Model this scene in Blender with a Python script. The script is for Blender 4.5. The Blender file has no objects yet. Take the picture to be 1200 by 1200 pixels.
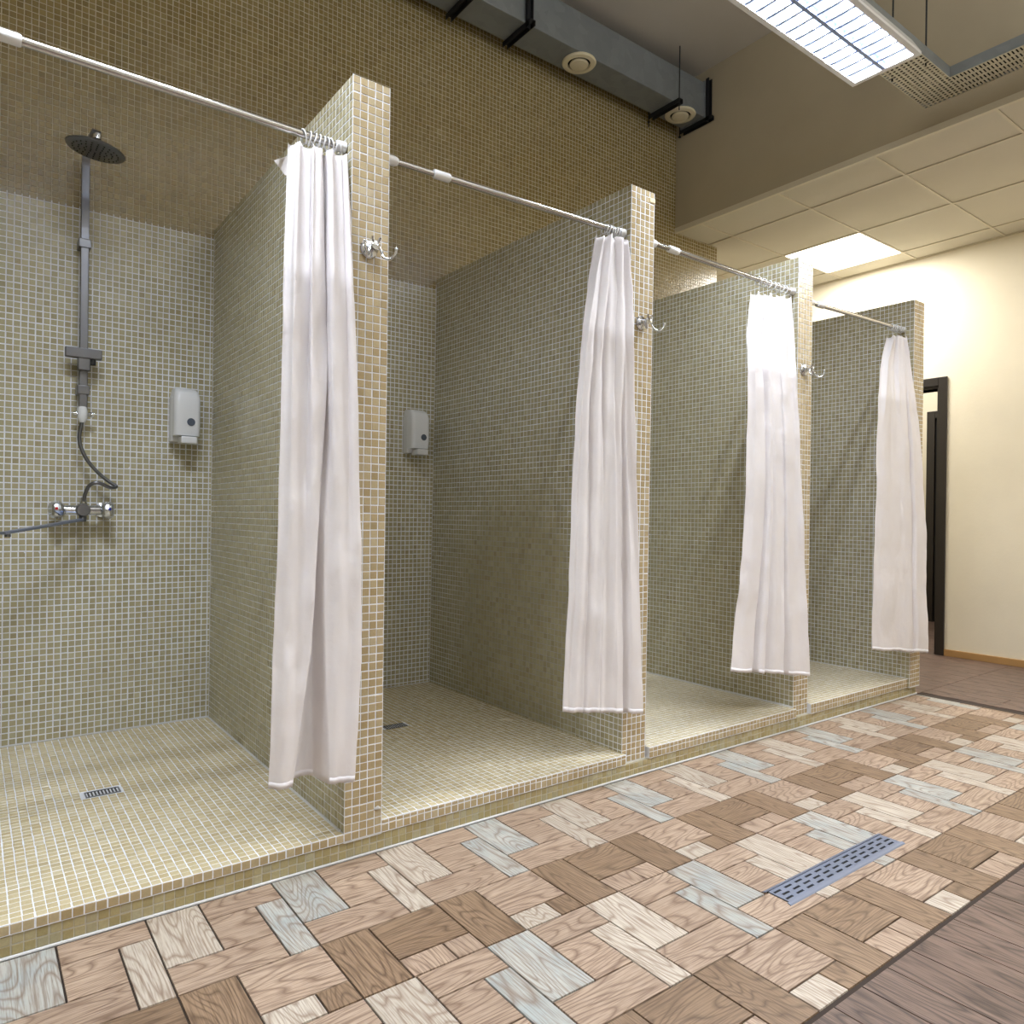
import bpy, bmesh, math, random
import numpy as np
from mathutils import Vector, Matrix, noise
random.seed(7); rng = np.random.default_rng(7)
S = bpy.context.scene
C = S.collection
PI = math.pi
# ------------------------------------------------------------------ camera
cam_d = bpy.data.cameras.new('camera'); cam = bpy.data.objects.new('camera', cam_d); C.objects.link(cam)
RT = Vector((0.80184027, -0.59740818, 0.01247557)); UP = Vector((-0.00896112, 0.00885356, 0.99992065)); FW = Vector((0.59747123, 0.80188845, -0.00174569))
m = Matrix((RT, UP, -FW)).transposed().to_4x4(); m.translation = Vector((-0.8726, -1.9464, 0.92))
cam.matrix_world = m
cam_d.sensor_width = 36; cam_d.lens = 851.43/1200*36
cam_d.shift_x = 2.94/1200; cam_d.shift_y = 5.41/1200
cam_d.clip_start = .02
S.camera = cam
# ------------------------------------------------------------------ world, exposure
S.view_settings.view_transform = 'Standard'; S.view_settings.look = 'None'
S.view_settings.gamma = 1; S.view_settings.use_curve_mapping = False
S.view_settings.exposure = 0.08
W = bpy.data.worlds.new('world'); S.world = W; W.use_nodes = True
W.node_tree.nodes['Background'].inputs[0].default_value = (.75, .78, .85, 1)
W.node_tree.nodes['Background'].inputs[1].default_value = .3
try:
    S.cycles.max_bounces = 8; S.cycles.diffuse_bounces = 4; S.cycles.glossy_bounces = 4; S.cycles.caustics_reflective = False
    S.cycles.sample_clamp_indirect = 6
except Exception: pass
# lamp strengths (the lamps are built with their fixtures below)
TUBE_W = 50; TUBE_COL = (.86, .92, 1.0); TUBE_SPREAD = 150
PANEL_W = 38; PANEL_COL = (1.0, .96, .88)
BACK_W = 36; UP_W = 56  # strengths of the added fill behind the viewpoint
# ------------------------------------------------------------------ helpers
def lin(c):
    return tuple(((v/255)/12.92 if v/255 <= .04045 else ((v/255+.055)/1.055)**2.4) for v in c)
def mat(name, col=(200, 200, 200), rough=.5, metal=0, **kw):
    M = bpy.data.materials.new(name); M.use_nodes = True
    b = M.node_tree.nodes['Principled BSDF']
    b.inputs['Base Color'].default_value = (*lin(col), 1); b.inputs['Roughness'].default_value = rough
    b.inputs['Metallic'].default_value = metal
    if 'emit' in kw:
        b.inputs['Emission Color'].default_value = (*kw['emit'], 1); b.inputs['Emission Strength'].default_value = kw['power']
    if 'trans' in kw: b.inputs['Transmission Weight'].default_value = kw['trans']
    if 'spec' in kw: b.inputs['Specular IOR Level'].default_value = kw['spec']
    return M
class N:
    "small node helper"
    def __init__(s, M): s.M = M; s.t = M.node_tree; s.b = s.t.nodes['Principled BSDF']
    def n(s, kind, **kw):
        x = s.t.nodes.new('ShaderNode'+kind)
        for k, v in kw.items():
            if k.startswith('i_'): 
                key = k[2:]; key = int(key) if key.isdigit() else key.replace('_', ' ')
                x.inputs[key].default_value = v
            else: setattr(x, k, v)
        return x
    def l(s, a, b): s.t.links.new(a, b)
    def ramp(s, fac, stops):
        r = s.n('ValToRGB'); e = r.color_ramp.elements
        while len(e) < len(stops): e.new(.5)
        for i, (p, c) in enumerate(stops):
            e[i].position = p; e[i].color = (*(lin(c) if not isinstance(c, float) else (c, c, c)), 1)
        s.l(fac, r.inputs[0]); return r.outputs[0]
    def mix(s, fac, a, b, mode='MIX'):
        x = s.n('Mix', data_type='RGBA', blend_type=mode)
        for sock, v in ((x.inputs[0], fac), (x.inputs[6], a), (x.inputs[7], b)):
            if hasattr(v, 'node'): s.l(v, sock)
            else: sock.default_value = v
        return x.outputs[2]
    def noise(s, vec, scale, detail=3, rough=.55):
        x = s.n('TexNoise'); x.inputs['Scale'].default_value = scale; x.inputs['Detail'].default_value = detail; x.inputs['Roughness'].default_value = rough
        if vec is not None: s.l(vec, x.inputs['Vector'])
        return x.outputs['Fac']
    def bump(s, h, strength, dist=.01):
        x = s.n('Bump'); x.inputs['Strength'].default_value = strength; x.inputs['Distance'].default_value = dist
        s.l(h, x.inputs['Height']); s.l(x.outputs[0], s.b.inputs['Normal'])
def empty(name, loc, label, cat, group=None, rot=(0, 0, 0)):
    o = bpy.data.objects.new(name, None); C.objects.link(o); o.location = loc; o.rotation_euler = rot
    o.empty_display_size = .05; tag(o, label, cat, group); return o
def tag(o, label=None, cat=None, group=None, kind=None):
    if label: o['label'] = label
    if cat: o['category'] = cat
    if group: o['group'] = group
    if kind: o['kind'] = kind
    return o
def link(name, me, parent=None, loc=None, kind=None, label=None):
    o = bpy.data.objects.new(name, me); C.objects.link(o)
    if parent: o.parent = parent
    if loc is not None: o.location = loc
    if kind: o['kind'] = kind
    if label: o['label'] = label
    return o
def obj(name, bm, material, parent=None, loc=None, kind=None, label=None, smooth=False, bevel=0):
    if smooth is not False:
        for f in bm.faces: f.smooth = True
        for e in bm.edges:
            if len(e.link_faces) == 2 and e.calc_face_angle(0) > math.radians(40): e.smooth = False
    me = bpy.data.meshes.new(name); bm.to_mesh(me); bm.free()
    for mm in (material if isinstance(material, (list, tuple)) else [material]): me.materials.append(mm)
    o = link(name, me, parent, loc, kind, label)
    if bevel:
        b = o.modifiers.new('bevel', 'BEVEL'); b.width = bevel; b.segments = 2; b.limit_method = 'ANGLE'
    return o
def B(): return bmesh.new()
def box(bm, a, b, mi=0, M=None):
    x0, y0, z0 = a; x1, y1, z1 = b
    v = [bm.verts.new(p) for p in ((x0, y0, z0), (x1, y0, z0), (x1, y1, z0), (x0, y1, z0), (x0, y0, z1), (x1, y0, z1), (x1, y1, z1), (x0, y1, z1))]
    for q in ((3, 2, 1, 0), (4, 5, 6, 7), (0, 1, 5, 4), (1, 2, 6, 5), (2, 3, 7, 6), (3, 0, 4, 7)):
        f = bm.faces.new([v[i] for i in q]); f.material_index = mi
    if M is not None:
        for p in v: p.co = M @ p.co
    return bm
def frame_of(d):
    d = Vector(d).normalized(); a = Vector((0, 0, 1)) if abs(d.z) < .9 else Vector((1, 0, 0))
    u = d.cross(a).normalized(); return u, u.cross(d).normalized()
def tube(bm, pts, r, seg=12, caps=True, mi=0):
    pts = [Vector(p) for p in pts]; rs = r if isinstance(r, (list, tuple)) else [r]*len(pts)
    u = None; rings = []
    for i, p in enumerate(pts):
        d = (pts[min(i+1, len(pts)-1)]-pts[max(i-1, 0)]).normalized()
        if u is None: u, w = frame_of(d)
        else:
            u = (u-d*u.dot(d)).normalized()
        w = u.cross(d).normalized()
        rings.append([bm.verts.new(p+(u*math.cos(2*PI*k/seg)+w*math.sin(2*PI*k/seg))*rs[i]) for k in range(seg)])
    for a, b in zip(rings, rings[1:]):
        for k in range(seg):
            f = bm.faces.new((a[k], a[(k+1) % seg], b[(k+1) % seg], b[k])); f.material_index = mi
    if caps:
        bm.faces.new(rings[0][::-1]).material_index = mi; bm.faces.new(rings[-1]).material_index = mi
    bmesh.ops.recalc_face_normals(bm, faces=bm.faces[:])
    return bm
def lathe(bm, prof, axis_o, axis_d, seg=24, mi=0):
    "prof: list of (radius, distance along axis)"
    o = Vector(axis_o); d = Vector(axis_d).normalized(); u, w = frame_of(d); rings = []
    for r, h in prof:
        if r < 1e-6: rings.append([bm.verts.new(o+d*h)])
        else: rings.append([bm.verts.new(o+d*h+(u*math.cos(2*PI*k/seg)+w*math.sin(2*PI*k/seg))*r) for k in range(seg)])
    for a, b in zip(rings, rings[1:]):
        for k in range(seg):
            if len(a) == 1 and len(b) == 1: continue
            if len(a) == 1: f = bm.faces.new((a[0], b[(k+1) % seg], b[k]))
            elif len(b) == 1: f = bm.faces.new((a[k], a[(k+1) % seg], b[0]))
            else: f = bm.faces.new((a[k], a[(k+1) % seg], b[(k+1) % seg], b[k]))
            f.material_index = mi
    bmesh.ops.recalc_face_normals(bm, faces=bm.faces[:])
    return bm
def spline(pts, n=8):
    P = [Vector(p) for p in pts]; P = [P[0]*2-P[1]]+P+[P[-1]*2-P[-2]]; out = []
    for i in range(1, len(P)-2):
        for k in range(n):
            t = k/n; a, b, c, d = P[i-1:i+3]
            out.append(.5*((2*b)+(c-a)*t+(2*a-5*b+4*c-d)*t*t+(3*b-a-3*c+d)*t**3))
    out.append(P[-2]); return out
# ------------------------------------------------------------------ materials
def mosaic_mat():
    M = mat('mosaic_tile', rough=.22); n = N(M)
    at = n.n('Attribute', attribute_name='Col'); tc = n.n('TexCoord'); g = n.n('NewGeometry')
    f = n.noise(g.outputs['Position'], 160, 3); f2 = n.noise(g.outputs['Position'], 2.2, 4)
    c = n.mix(.55, at.outputs['Color'], n.ramp(f, [(.3, .78), (.7, 1.0)]), 'MULTIPLY')
    c = n.mix(n.ramp(f2, [(.4, 0.0), (.9, .10)]), c, (*lin((186, 182, 165)), 1))
    n.l(c, n.b.inputs['Base Color']); n.l(n.ramp(f2, [(.3, .18), (.7, .28)]), n.b.inputs['Roughness'])
    n.bump(n.noise(g.outputs['Position'], 90, 2), .12, .004)
    return M
def grout_mat(name='grout', stain=None, base=(232, 235, 242)):
    M = mat(name, base, .85); n = N(M); g = n.n('NewGeometry')
    f = n.noise(g.outputs['Position'], 5, 5); c = n.ramp(f, [(.3, tuple(int(v*.94) for v in base)), (.6, base)])
    if stain:   # old damp stains in the joints, fixed to the wall
        cx, cy, cz, rx, ry, rz, col = stain
        s = n.n('VectorMath', operation='SUBTRACT'); n.l(g.outputs['Position'], s.inputs[0]); s.inputs[1].default_value = (cx, cy, cz)
        d = n.n('VectorMath', operation='DIVIDE'); n.l(s.outputs[0], d.inputs[0]); d.inputs[1].default_value = (rx, ry, rz)
        L = n.n('VectorMath', operation='LENGTH'); n.l(d.outputs[0], L.inputs[0])
        a = n.n('Math', operation='ADD'); n.l(L.outputs['Value'], a.inputs[0]); n.l(n.noise(g.outputs['Position'], 4, 5, .65), a.inputs[1])
        k = n.ramp(a.outputs[0], [(0.0, 1.0), (1.0, 0.0)]); 
        mr = n.n('MapRange'); n.l(a.outputs[0], mr.inputs['Value']); mr.inputs['From Min'].default_value = 1.15; mr.inputs['From Max'].default_value = 1.55; mr.inputs['To Min'].default_value = .7; mr.inputs['To Max'].default_value = 0
        c = n.mix(mr.outputs[0], c, (*lin(col), 1))
    n.l(c, n.b.inputs['Base Color']); n.bump(n.noise(g.outputs['Position'], 120, 2), .2, .003)
    return M
def plaster_mat(name, col, var=.95):
    M = mat(name, col, .8); n = N(M); g = n.n('NewGeometry')
    n.l(n.ramp(n.noise(g.outputs['Position'], 1.3, 5), [(.3, tuple(int(v*var) for v in col)), (.65, col)]), n.b.inputs['Base Color'])
    n.bump(n.noise(g.outputs['Position'], 60, 4), .15, .004); return M
def wood_mat(name, dark, mid, light, ring=1.0, rough=.5, blue=False):
    "printed oak: long grain along local x, growth rings as stretched ellipses, offset per piece"
    M = mat(name, rough=rough); n = N(M)
    tc = n.n('TexCoord'); oi = n.n('ObjectInfo')
    mp = n.n('VectorMath', operation='ADD'); n.l(tc.outputs['Object'], mp.inputs[0])
    sc = n.n('VectorMath', operation='MULTIPLY'); n.l(oi.outputs['Random'], sc.inputs[0]); sc.inputs[1].default_value = (3.1, 7.7, 0)
    n.l(sc.outputs[0], mp.inputs[1])
    st = n.n('VectorMath', operation='MULTIPLY'); n.l(mp.outputs[0], st.inputs[0]); st.inputs[1].default_value = (1.9, 9, 1)
    big = n.n('TexNoise'); big.inputs['Scale'].default_value = 1.0; big.inputs['Detail'].default_value = 1.2; n.l(st.outputs[0], big.inputs['Vector'])
    mu = n.n('Math', operation='MULTIPLY'); n.l(big.outputs['Fac'], mu.inputs[0]); mu.inputs[1].default_value = 26*ring
    fr = n.n('Math', operation='PINGPONG'); n.l(mu.outputs[0], fr.inputs[0]); fr.inputs[1].default_value = .5
    fine = n.n('VectorMath', operation='MULTIPLY'); n.l(mp.outputs[0], fine.inputs[0]); fine.inputs[1].default_value = (12, 260, 1)
    ff = n.noise(fine.outputs[0], 1.0, 3)
    rg = n.ramp(fr.outputs[0], [(0, 0.0), (.09, .45), (.26, 1.0)])
    base = n.mix(n.noise(st.outputs[0], .8, 2), (*lin(mid), 1), (*lin(light), 1))
    vv = n.ramp(oi.outputs['Random'], [(0.0, .84), (1.0, 1.0)])
    base = n.mix(1.0, base, vv, 'MULTIPLY')
    if blue:
        base = n.mix(n.ramp(n.noise(mp.outputs[0], 9, 3), [(.42, 0.0), (.62, .75)]), base, (*lin((158, 166, 166)), 1))
    c = n.mix(n.ramp(rg, [(0, .72), (1, 0.0)]), base, (*lin(dark), 1))
    c = n.mix(n.ramp(ff, [(.36, .6), (.56, 0.0)]), c, (*lin(dark), 1))
    n.l(c, n.b.inputs['Base Color']); n.bump(ff, .12, .002)
    return M
M_TILE = mosaic_mat()
M_GROUT = grout_mat()
M_GROUT_UP = grout_mat('grout_aged', base=(196, 188, 168))
M_GROUT_P2 = grout_mat('grout_stained', (1.15, .72, .42, .3, .62, .66, (140, 131, 106)))
M_GROUT_CURB = grout_mat('grout_grimy', base=(182, 176, 158))
M_CAULK = mat('caulk', (205, 205, 205), .6)
M_CREAM = plaster_mat('cream_plaster', (236, 228, 208))
M_BULK = plaster_mat('taupe_plaster', (178, 166, 142))
M_CEIL = plaster_mat('white_ceiling', (200, 194, 184))
M_PANEL = plaster_mat('ceiling_tile_paint', (206, 200, 184), .97)
M_GRID = mat('ceiling_grid_paint', (208, 200, 180), .5)
M_CHROME = mat('chrome', (205, 208, 214), .12, 1)
M_STEEL = mat('brushed_steel', (136, 144, 164), .4, .6)
M_STEELD = mat('dull_chrome', (120, 122, 128), .3, 1)
M_POLE = mat('polished_pole', (190, 188, 186), .2, 1)
M_WHITEP = mat('white_plastic', (226, 228, 232), .25)
M_GREYP = mat('grey_window', (88, 96, 110), .2)
M_RED = mat('red_dot', (190, 20, 30), .4); M_BLUE = mat('blue_dot', (20, 40, 160), .4)
M_DARK = mat('dark_strut', (50, 52, 54), .5, .6)
M_BLACK = mat('black_void', (14, 14, 15), .8)
M_DFRAME = mat('dark_door_wood', (38, 33, 30), .4)
M_BASEB = mat('baseboard_wood', (170, 132, 84), .5)
M_VENT = mat('vent_cream', (222, 214, 188), .45)
def galv(name, col, sc=18):
    M = mat(name, col, .45, .35); n = N(M); g = n.n('NewGeometry')
    v = n.n('TexVoronoi'); v.inputs['Scale'].default_value = sc; n.l(g.outputs['Position'], v.inputs['Vector'])
    sx = n.n('SeparateXYZ'); n.l(v.outputs['Color'], sx.inputs[0]); c = n.mix(1.0, (*lin(col), 1), n.ramp(sx.outputs[0], [(0, .86), (1, 1.0)]), 'MULTIPLY')
    c = n.mix(n.ramp(n.noise(g.outputs['Position'], 3, 4), [(.4, .25), (.7, 0.0)]), c, (*lin(tuple(int(v_*.8) for v_ in col)), 1))
    n.l(c, n.b.inputs['Base Color']); return M
M_GALV = galv('galvanised_duct', (142, 148, 152)); M_TRAYM = galv('galvanised_tray', (196, 192, 174), 40)
def cloth_mat():
    M = mat('white_curtain_fabric', (240, 238, 242), .75); n = N(M); g = n.n('NewGeometry')
    n.l(n.ramp(n.noise(g.outputs['Position'], 6, 3), [(.3, (236, 233, 237)), (.7, (243, 241, 245))]), n.b.inputs['Base Color'])
    n.bump(n.noise(g.outputs['Position'], 26, 4), .22, .012)
    tr = n.n('BsdfTranslucent'); tr.inputs[0].default_value = (*lin((250, 240, 230)), 1)
    mx = n.n('MixShader'); mx.inputs[0].default_value = .28
    out = n.t.nodes['Material Output']; n.l(n.b.outputs[0], mx.inputs[1]); n.l(tr.outputs[0], mx.inputs[2]); n.l(mx.outputs[0], out.inputs[0])
    return M
M_CLOTH = cloth_mat()
M_OAK = wood_mat('oak_brown', (102, 78, 62), (172, 147, 126), (190, 168, 147), .8)
M_OAKP = wood_mat('oak_pale', (126, 102, 84), (190, 178, 162), (206, 196, 182), .9)
M_OAKB = wood_mat('oak_blue_grey', (122, 102, 86), (180, 178, 170), (192, 191, 184), .8, blue=True)
M_OAKD = wood_mat('oak_dark', (80, 60, 44), (136, 110, 86), (156, 131, 106), .9)
M_PLANK = wood_mat('plank_wood', (40, 30, 28), (108, 86, 76), (134, 112, 100), .5, .42)
M_JOINT = mat('tile_joint', (50, 38, 30), .85)
# ------------------------------------------------------------------ mosaic
P = .0242; HALF = .0106; PROUD = .0010
PAL_IN = [(156, 152, 126), (148, 144, 118), (162, 159, 134), (140, 136, 108), (153, 146, 116), (168, 166, 146), (132, 124, 96), (150, 150, 130)]
PAL_UP = [(148, 128, 84), (140, 120, 78), (154, 136, 92), (132, 112, 70), (146, 122, 76), (158, 142, 100), (126, 106, 66), (144, 126, 86)]
PAL_END = [(178, 162, 122), (170, 152, 110), (186, 172, 134), (164, 146, 102), (174, 156, 112), (190, 178, 144), (158, 138, 94), (180, 166, 126)]
PAL_FLOOR = [(204, 192, 154), (198, 186, 148), (210, 200, 166), (194, 180, 140), (202, 188, 148), (214, 206, 176), (190, 176, 136), (206, 196, 162)]
PAL_CURB = [(160, 148, 102), (152, 140, 94), (166, 156, 116), (146, 134, 88), (156, 150, 118), (168, 162, 130), (142, 128, 84), (158, 144, 100)]
def calm(pal, k, tint=(1, 1, 1)):     # narrow the spread of a palette around its mean
    mn = [sum(c[i] for c in pal)/len(pal) for i in range(3)]
    return [tuple((mn[i]+(c[i]-mn[i])*k)*tint[i] for i in range(3)) for c in pal]
PAL_IN = calm(PAL_IN, .45, (1.17, 1.15, 1.13)); PAL_UP = calm(PAL_UP, .5, (.97, .985, .95)); PAL_END = calm(PAL_END, .6, (1, .99, 1.02)); PAL_FLOOR = calm(PAL_FLOOR, .6, (1.0, .985, .98)); PAL_CURB = calm(PAL_CURB, .7, (1.12, 1.12, 1.18))
PW = np.array([.2, .19, .17, .13, .12, .08, .04, .07])
_single = {}
def single_mesh(key, pal, ci, u, v, n):
    k = (key, ci, tuple(u), tuple(v))
    if k not in _single:
        U, V, Nn = Vector(u), Vector(v), Vector(n)
        h, t = HALF, HALF-.0009
        co = [U*(a*h)+V*(b*h) for a, b in ((-1, -1), (1, -1), (1, 1), (-1, 1))]+[U*(a*t)+V*(b*t)+Nn*PROUD for a, b in ((-1, -1), (1, -1), (1, 1), (-1, 1))]
        me = bpy.data.meshes.new('mosaic_tile'); F = [(4, 5, 6, 7), (0, 1, 5, 4), (1, 2, 6, 5), (2, 3, 7, 6), (3, 0, 4, 7)]
        if U.cross(V).dot(Nn) < 0: F = [f[::-1] for f in F]
        me.from_pydata([tuple(c) for c in co], [], F)
        at = me.color_attributes.new('Col', 'FLOAT_COLOR', 'POINT')
        at.data.foreach_set('color', list((*lin(pal[ci]), 1))*8); me.materials.append(M_TILE); _single[k] = me
    return _single[k]
def mosaic(parent, origin, u, v, n, L, H, pal, key, singles=None, split=None, hole=None, off=(0, 0), name='mosaic_field', wob=.0004):
    """tiles over a rectangle L x H; singles(i, j) -> own object; split: [(v_from, palette)]"""
    o = np.array(origin, float); u = np.array(u, float); v = np.array(v, float); n = np.array(n, float)
    nu = max(1, int(round(L/P))); nv = max(1, int(round(H/P))); pu = L/nu; pv = H/nv
    I, J = np.meshgrid(np.arange(nu), np.arange(nv), indexing='ij'); I = I.ravel(); J = J.ravel()
    cu = (I+.5)*pu; cv = (J+.5)*pv
    keep = np.ones(len(I), bool)
    if hole is not None: keep &= ~hole(cu, cv)
    ci = rng.choice(8, len(I), p=PW)
    pals = np.array([[lin(c) for c in pal]]); pi = np.zeros(len(I), int)
    if split: pals = np.array([[lin(c) for c in pal], [lin(c) for c in split[1]]]); pi = (cv > split[0]).astype(int)
    if singles is not None:
        sm = np.array([bool(singles(i, j)) for i, j in zip(I, J)]) & keep
        for k in np.nonzero(sm)[0]:
            me = single_mesh(key, pal if pi[k] == 0 else split[1], int(ci[k]), u, v, n)
            p = o+u*(cu[k]+rng.normal(0, wob))+v*(cv[k]+rng.normal(0, wob))
            link('tile', me, parent, p)
        keep &= ~sm
    cu = cu[keep]; cv = cv[keep]; ci = ci[keep]; pi = pi[keep]; K = len(cu)
    if K == 0: return
    hu = min(HALF, pu/2-.0012); hv = min(HALF, pv/2-.0012)
    cu = cu+rng.normal(0, wob, K); cv = cv+rng.normal(0, wob, K)
    verts = np.zeros((K, 8, 3))
    for q, (a, b) in enumerate(((-1, -1), (1, -1), (1, 1), (-1, 1))):
        verts[:, q] = o+np.outer(cu+a*hu, u)+np.outer(cv+b*hv, v)
        hgt = PROUD+rng.normal(0, .00014, K)
        verts[:, q+4] = o+np.outer(cu+a*(hu-.0009), u)+np.outer(cv+b*(hv-.0009), v)+np.outer(hgt, n)
    F = np.array([(4, 5, 6, 7), (0, 1, 5, 4), (1, 2, 6, 5), (2, 3, 7, 6), (3, 0, 4, 7)])
    if np.dot(np.cross(u, v), n) < 0: F = F[:, ::-1]
    faces = (np.arange(K)[:, None, None]*8+F[None]).reshape(-1, 4)
    me = bpy.data.meshes.new(name); me.vertices.add(K*8); me.vertices.foreach_set('co', verts.ravel())
    me.loops.add(faces.size); me.loops.foreach_set('vertex_index', faces.ravel().astype(np.int32))
    me.polygons.add(len(faces)); me.polygons.foreach_set('loop_start', (np.arange(len(faces))*4).astype(np.int32))
    try: me.polygons.foreach_set('loop_total', np.full(len(faces), 4, np.int32))
    except Exception: pass
    me.update(calc_edges=True); me.polygons.foreach_set('use_smooth', np.zeros(len(faces), bool))
    col = np.ones((K, 8, 4)); jit = rng.normal(1, .035, (K, 1, 1)); col[:, :, :3] = np.clip(pals[pi, ci][:, None, :]*jit, 0, 1)
    at = me.color_attributes.new('Col', 'FLOAT_COLOR', 'POINT'); at.data.foreach_set('color', col.ravel().astype(np.float32))
    me.materials.append(M_TILE); link(name, me, parent, kind='stuff')
X, Y, Z = (1, 0, 0), (0, 1, 0), (0, 0, 1); nX, nY = (-1, 0, 0), (0, -1, 0)
# ------------------------------------------------------------------ dimensions
D = 1.4635; ZF = -.0775; ZC = 3.93; ZD = 2.915; XB = 3.084; XW = 4.93; XEND = 3.55
PART = [(-1.15, -1.03, 2.18, 0), (0, .1187, 2.18, 0), (1.1465, 1.2753, 2.195, .016), (2.2935, 2.4153, 2.171, .018), (3.4044, 3.523, 2.169, -.012)]
TOPZ = [0, .014, .018, .024]
XL = -2.6; YF = -3.5; YB = 3.2
# ------------------------------------------------------------------ the setting
def struct(name, bm, m_, parent=None, **k):
    return obj(name, bm, m_, parent, kind='structure' if parent is None else None, **k)
bw = struct('wall_back', box(B(), (XL, D, ZF), (XEND, D+.12, ZC)), [M_GROUT_UP])
mosaic(bw, (-1.03, D, -.02), X, Z, nY, XEND+1.03, ZC-.1, PAL_IN, 'in', split=(2.165, PAL_UP))
# paler joints below the partition tops
obj('grout_bed', box(B(), (-1.03, D-.0006, -.02), (3.4044, D, 2.148)), M_GROUT, bw)
fl = struct('floor', box(B(), (XL, YF, ZF-.1), (7.2, YB, ZF-.0035)), M_JOINT)
cl = struct('ceiling', box(B(), (XL, YF, ZC), (XB+.2, YB, ZC+.1)), M_CEIL)
struct('wall_left', box(B(), (XL-.1, YF, ZF), (XL, D+.12, ZC)), M_CREAM)
struct('wall_front', box(B(), (XL-.1, YF-.1, ZF), (XW, YF, ZC)), M_CREAM)
struct('wall_passage', box(B(), (XEND-.3, YB, ZF), (XW, YB+.1, ZC)), M_CREAM)
struct('wall_passage_side', box(B(), (XEND-.1, D+.12, ZF), (XEND, YB, ZC)), M_CREAM)
# bulkhead above the lower suspended ceiling
struct('wall_bulkhead', box(B(), (XB, YF, ZD+.03), (XB+.14, D, ZC)), M_BULK)
struct('trim_1', box(B(), (XB-.004, YF, ZD-.004), (XB+.02, D, ZD+.03)), M_GRID)
# suspended ceiling: grid and lay-in panels
sc_ = struct('ceiling', box(B(), (XB+.02, YF, ZD+.06), (XW, YB, ZD+.1)), M_CEIL)
gx = [XB+.02]+[3.46+.617*k for k in range(0, 3)]+[XW]; gy = [YF]+[-3.465+.59*k for k in range(0, 12)]
gy = [g for g in gy if g < YB]+[YB]
gb = B()
for x in gx[1:-1]: box(gb, (x-.0065, YF, ZD-.001), (x+.0065, YB, ZD+.02))
for y in gy[1:-1]: box(gb, (gx[0], y-.0065, ZD-.0004), (XW, y+.0065, ZD+.02))
box(gb, (XW-.02, YF, ZD-.002), (XW, YB, ZD+.015))
obj('ceiling_grid', gb, M_GRID, sc_)
LP = None
for i in range(len(gx)-1):
    for j in range(len(gy)-1):
        x0, x1, y0, y1 = gx[i]+.008, gx[i+1]-.008, gy[j]+.008, gy[j+1]-.008
        if y1-y0 < .05: continue
        if i == 2 and y0 < .9 < y1: LP = (x0, x1, y0, y1); continue
        if i == 2 and y0 < -1.4 < y1: LP2 = (x0, x1, y0, y1); continue
        b = B(); n_ = 5
        vs = [[b.verts.new((x0+(x1-x0)*a/n_, y0+(y1-y0)*c/n_, ZD+.0045-.004*math.sin(PI*a/n_)*math.sin(PI*c/n_))) for c in range(n_+1)] for a in range(n_+1)]
        for a in range(n_):
            for c in range(n_): b.faces.new((vs[a][c], vs[a][c+1], vs[a+1][c+1], vs[a+1][c]))
        obj('ceiling_panel', b, M_PANEL, sc_, smooth=True)
# cream wall with the doorway
DY0, DY1, DZ1 = .505, 1.36, 1.905
b = B(); box(b, (XW, YF, ZF), (XW+.12, DY0, ZC)); box(b, (XW, DY1, ZF), (XW+.12, YB+.1, ZC)); box(b, (XW, DY0, DZ1), (XW+.12, DY1, ZC))
struct('wall_right', b, M_CREAM)
struct('baseboard_right', box(B(), (XW-.014, YF, ZF), (XW, DY0-.07, ZF+.05)), M_BASEB, bevel=.003)
dr = struct('door_1', box(B(), (XW-.004, DY0-.068, ZF), (XW+.13, DY0, DZ1+.0)), M_DFRAME, bevel=.003)
obj('door_jamb', box(B(), (XW-.004, DY1, ZF), (XW+.13, DY1+.068, DZ1)), M_DFRAME, dr, bevel=.003)
obj('door_lintel', box(B(), (XW-.004, DY0-.068, DZ1), (XW+.13, DY1+.068, DZ1+.08)), M_DFRAME, dr, bevel=.003)
obj('door_casing', box(B(), (XW-.018, DY0-.072, ZF), (XW-.004, DY0-.012, DZ1+.084)), M_DFRAME, dr, bevel=.003)
obj('door_casing', box(B(), (XW-.018, DY0-.012, DZ1+.02), (XW-.004, DY1+.072, DZ1+.084)), M_DFRAME, dr, bevel=.003)
# room beyond the doorway
b = B(); box(b, (6.83, -.6, ZF), (6.93, 3.1, 2.9)); struct('wall_far', b, M_CREAM)
struct('wall_far_side', box(B(), (XW+.12, 3.0, ZF), (6.83, 3.1, 2.9)), M_CREAM)
struct('wall_far_front', box(B(), (XW+.12, -.7, ZF), (6.83, -.6, 2.9)), M_CREAM)
struct('ceiling_far', box(B(), (XW+.12, -.7, 2.9), (6.93, 3.1, 3.0)), M_CEIL)
struct('baseboard_far', box(B(), (6.815, 1.38, ZF), (6.83, 3.0, ZF+.06)), M_BASEB)
d2 = struct('door_2', box(B(), (6.78, .5, ZF), (6.826, 1.3, 1.93)), M_BLACK)
obj('door_casing', box(B(), (6.76, 1.3, ZF), (6.826, 1.375, 2.0)), M_DFRAME, d2, bevel=.003)
obj('door_casing', box(B(), (6.76, .43, ZF), (6.826, .5, 2.0)), M_DFRAME, d2, bevel=.003)
obj('door_casing', box(B(), (6.76, .5, 1.93), (6.826, 1.3, 2.0)), M_DFRAME, d2, bevel=.003)
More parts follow.
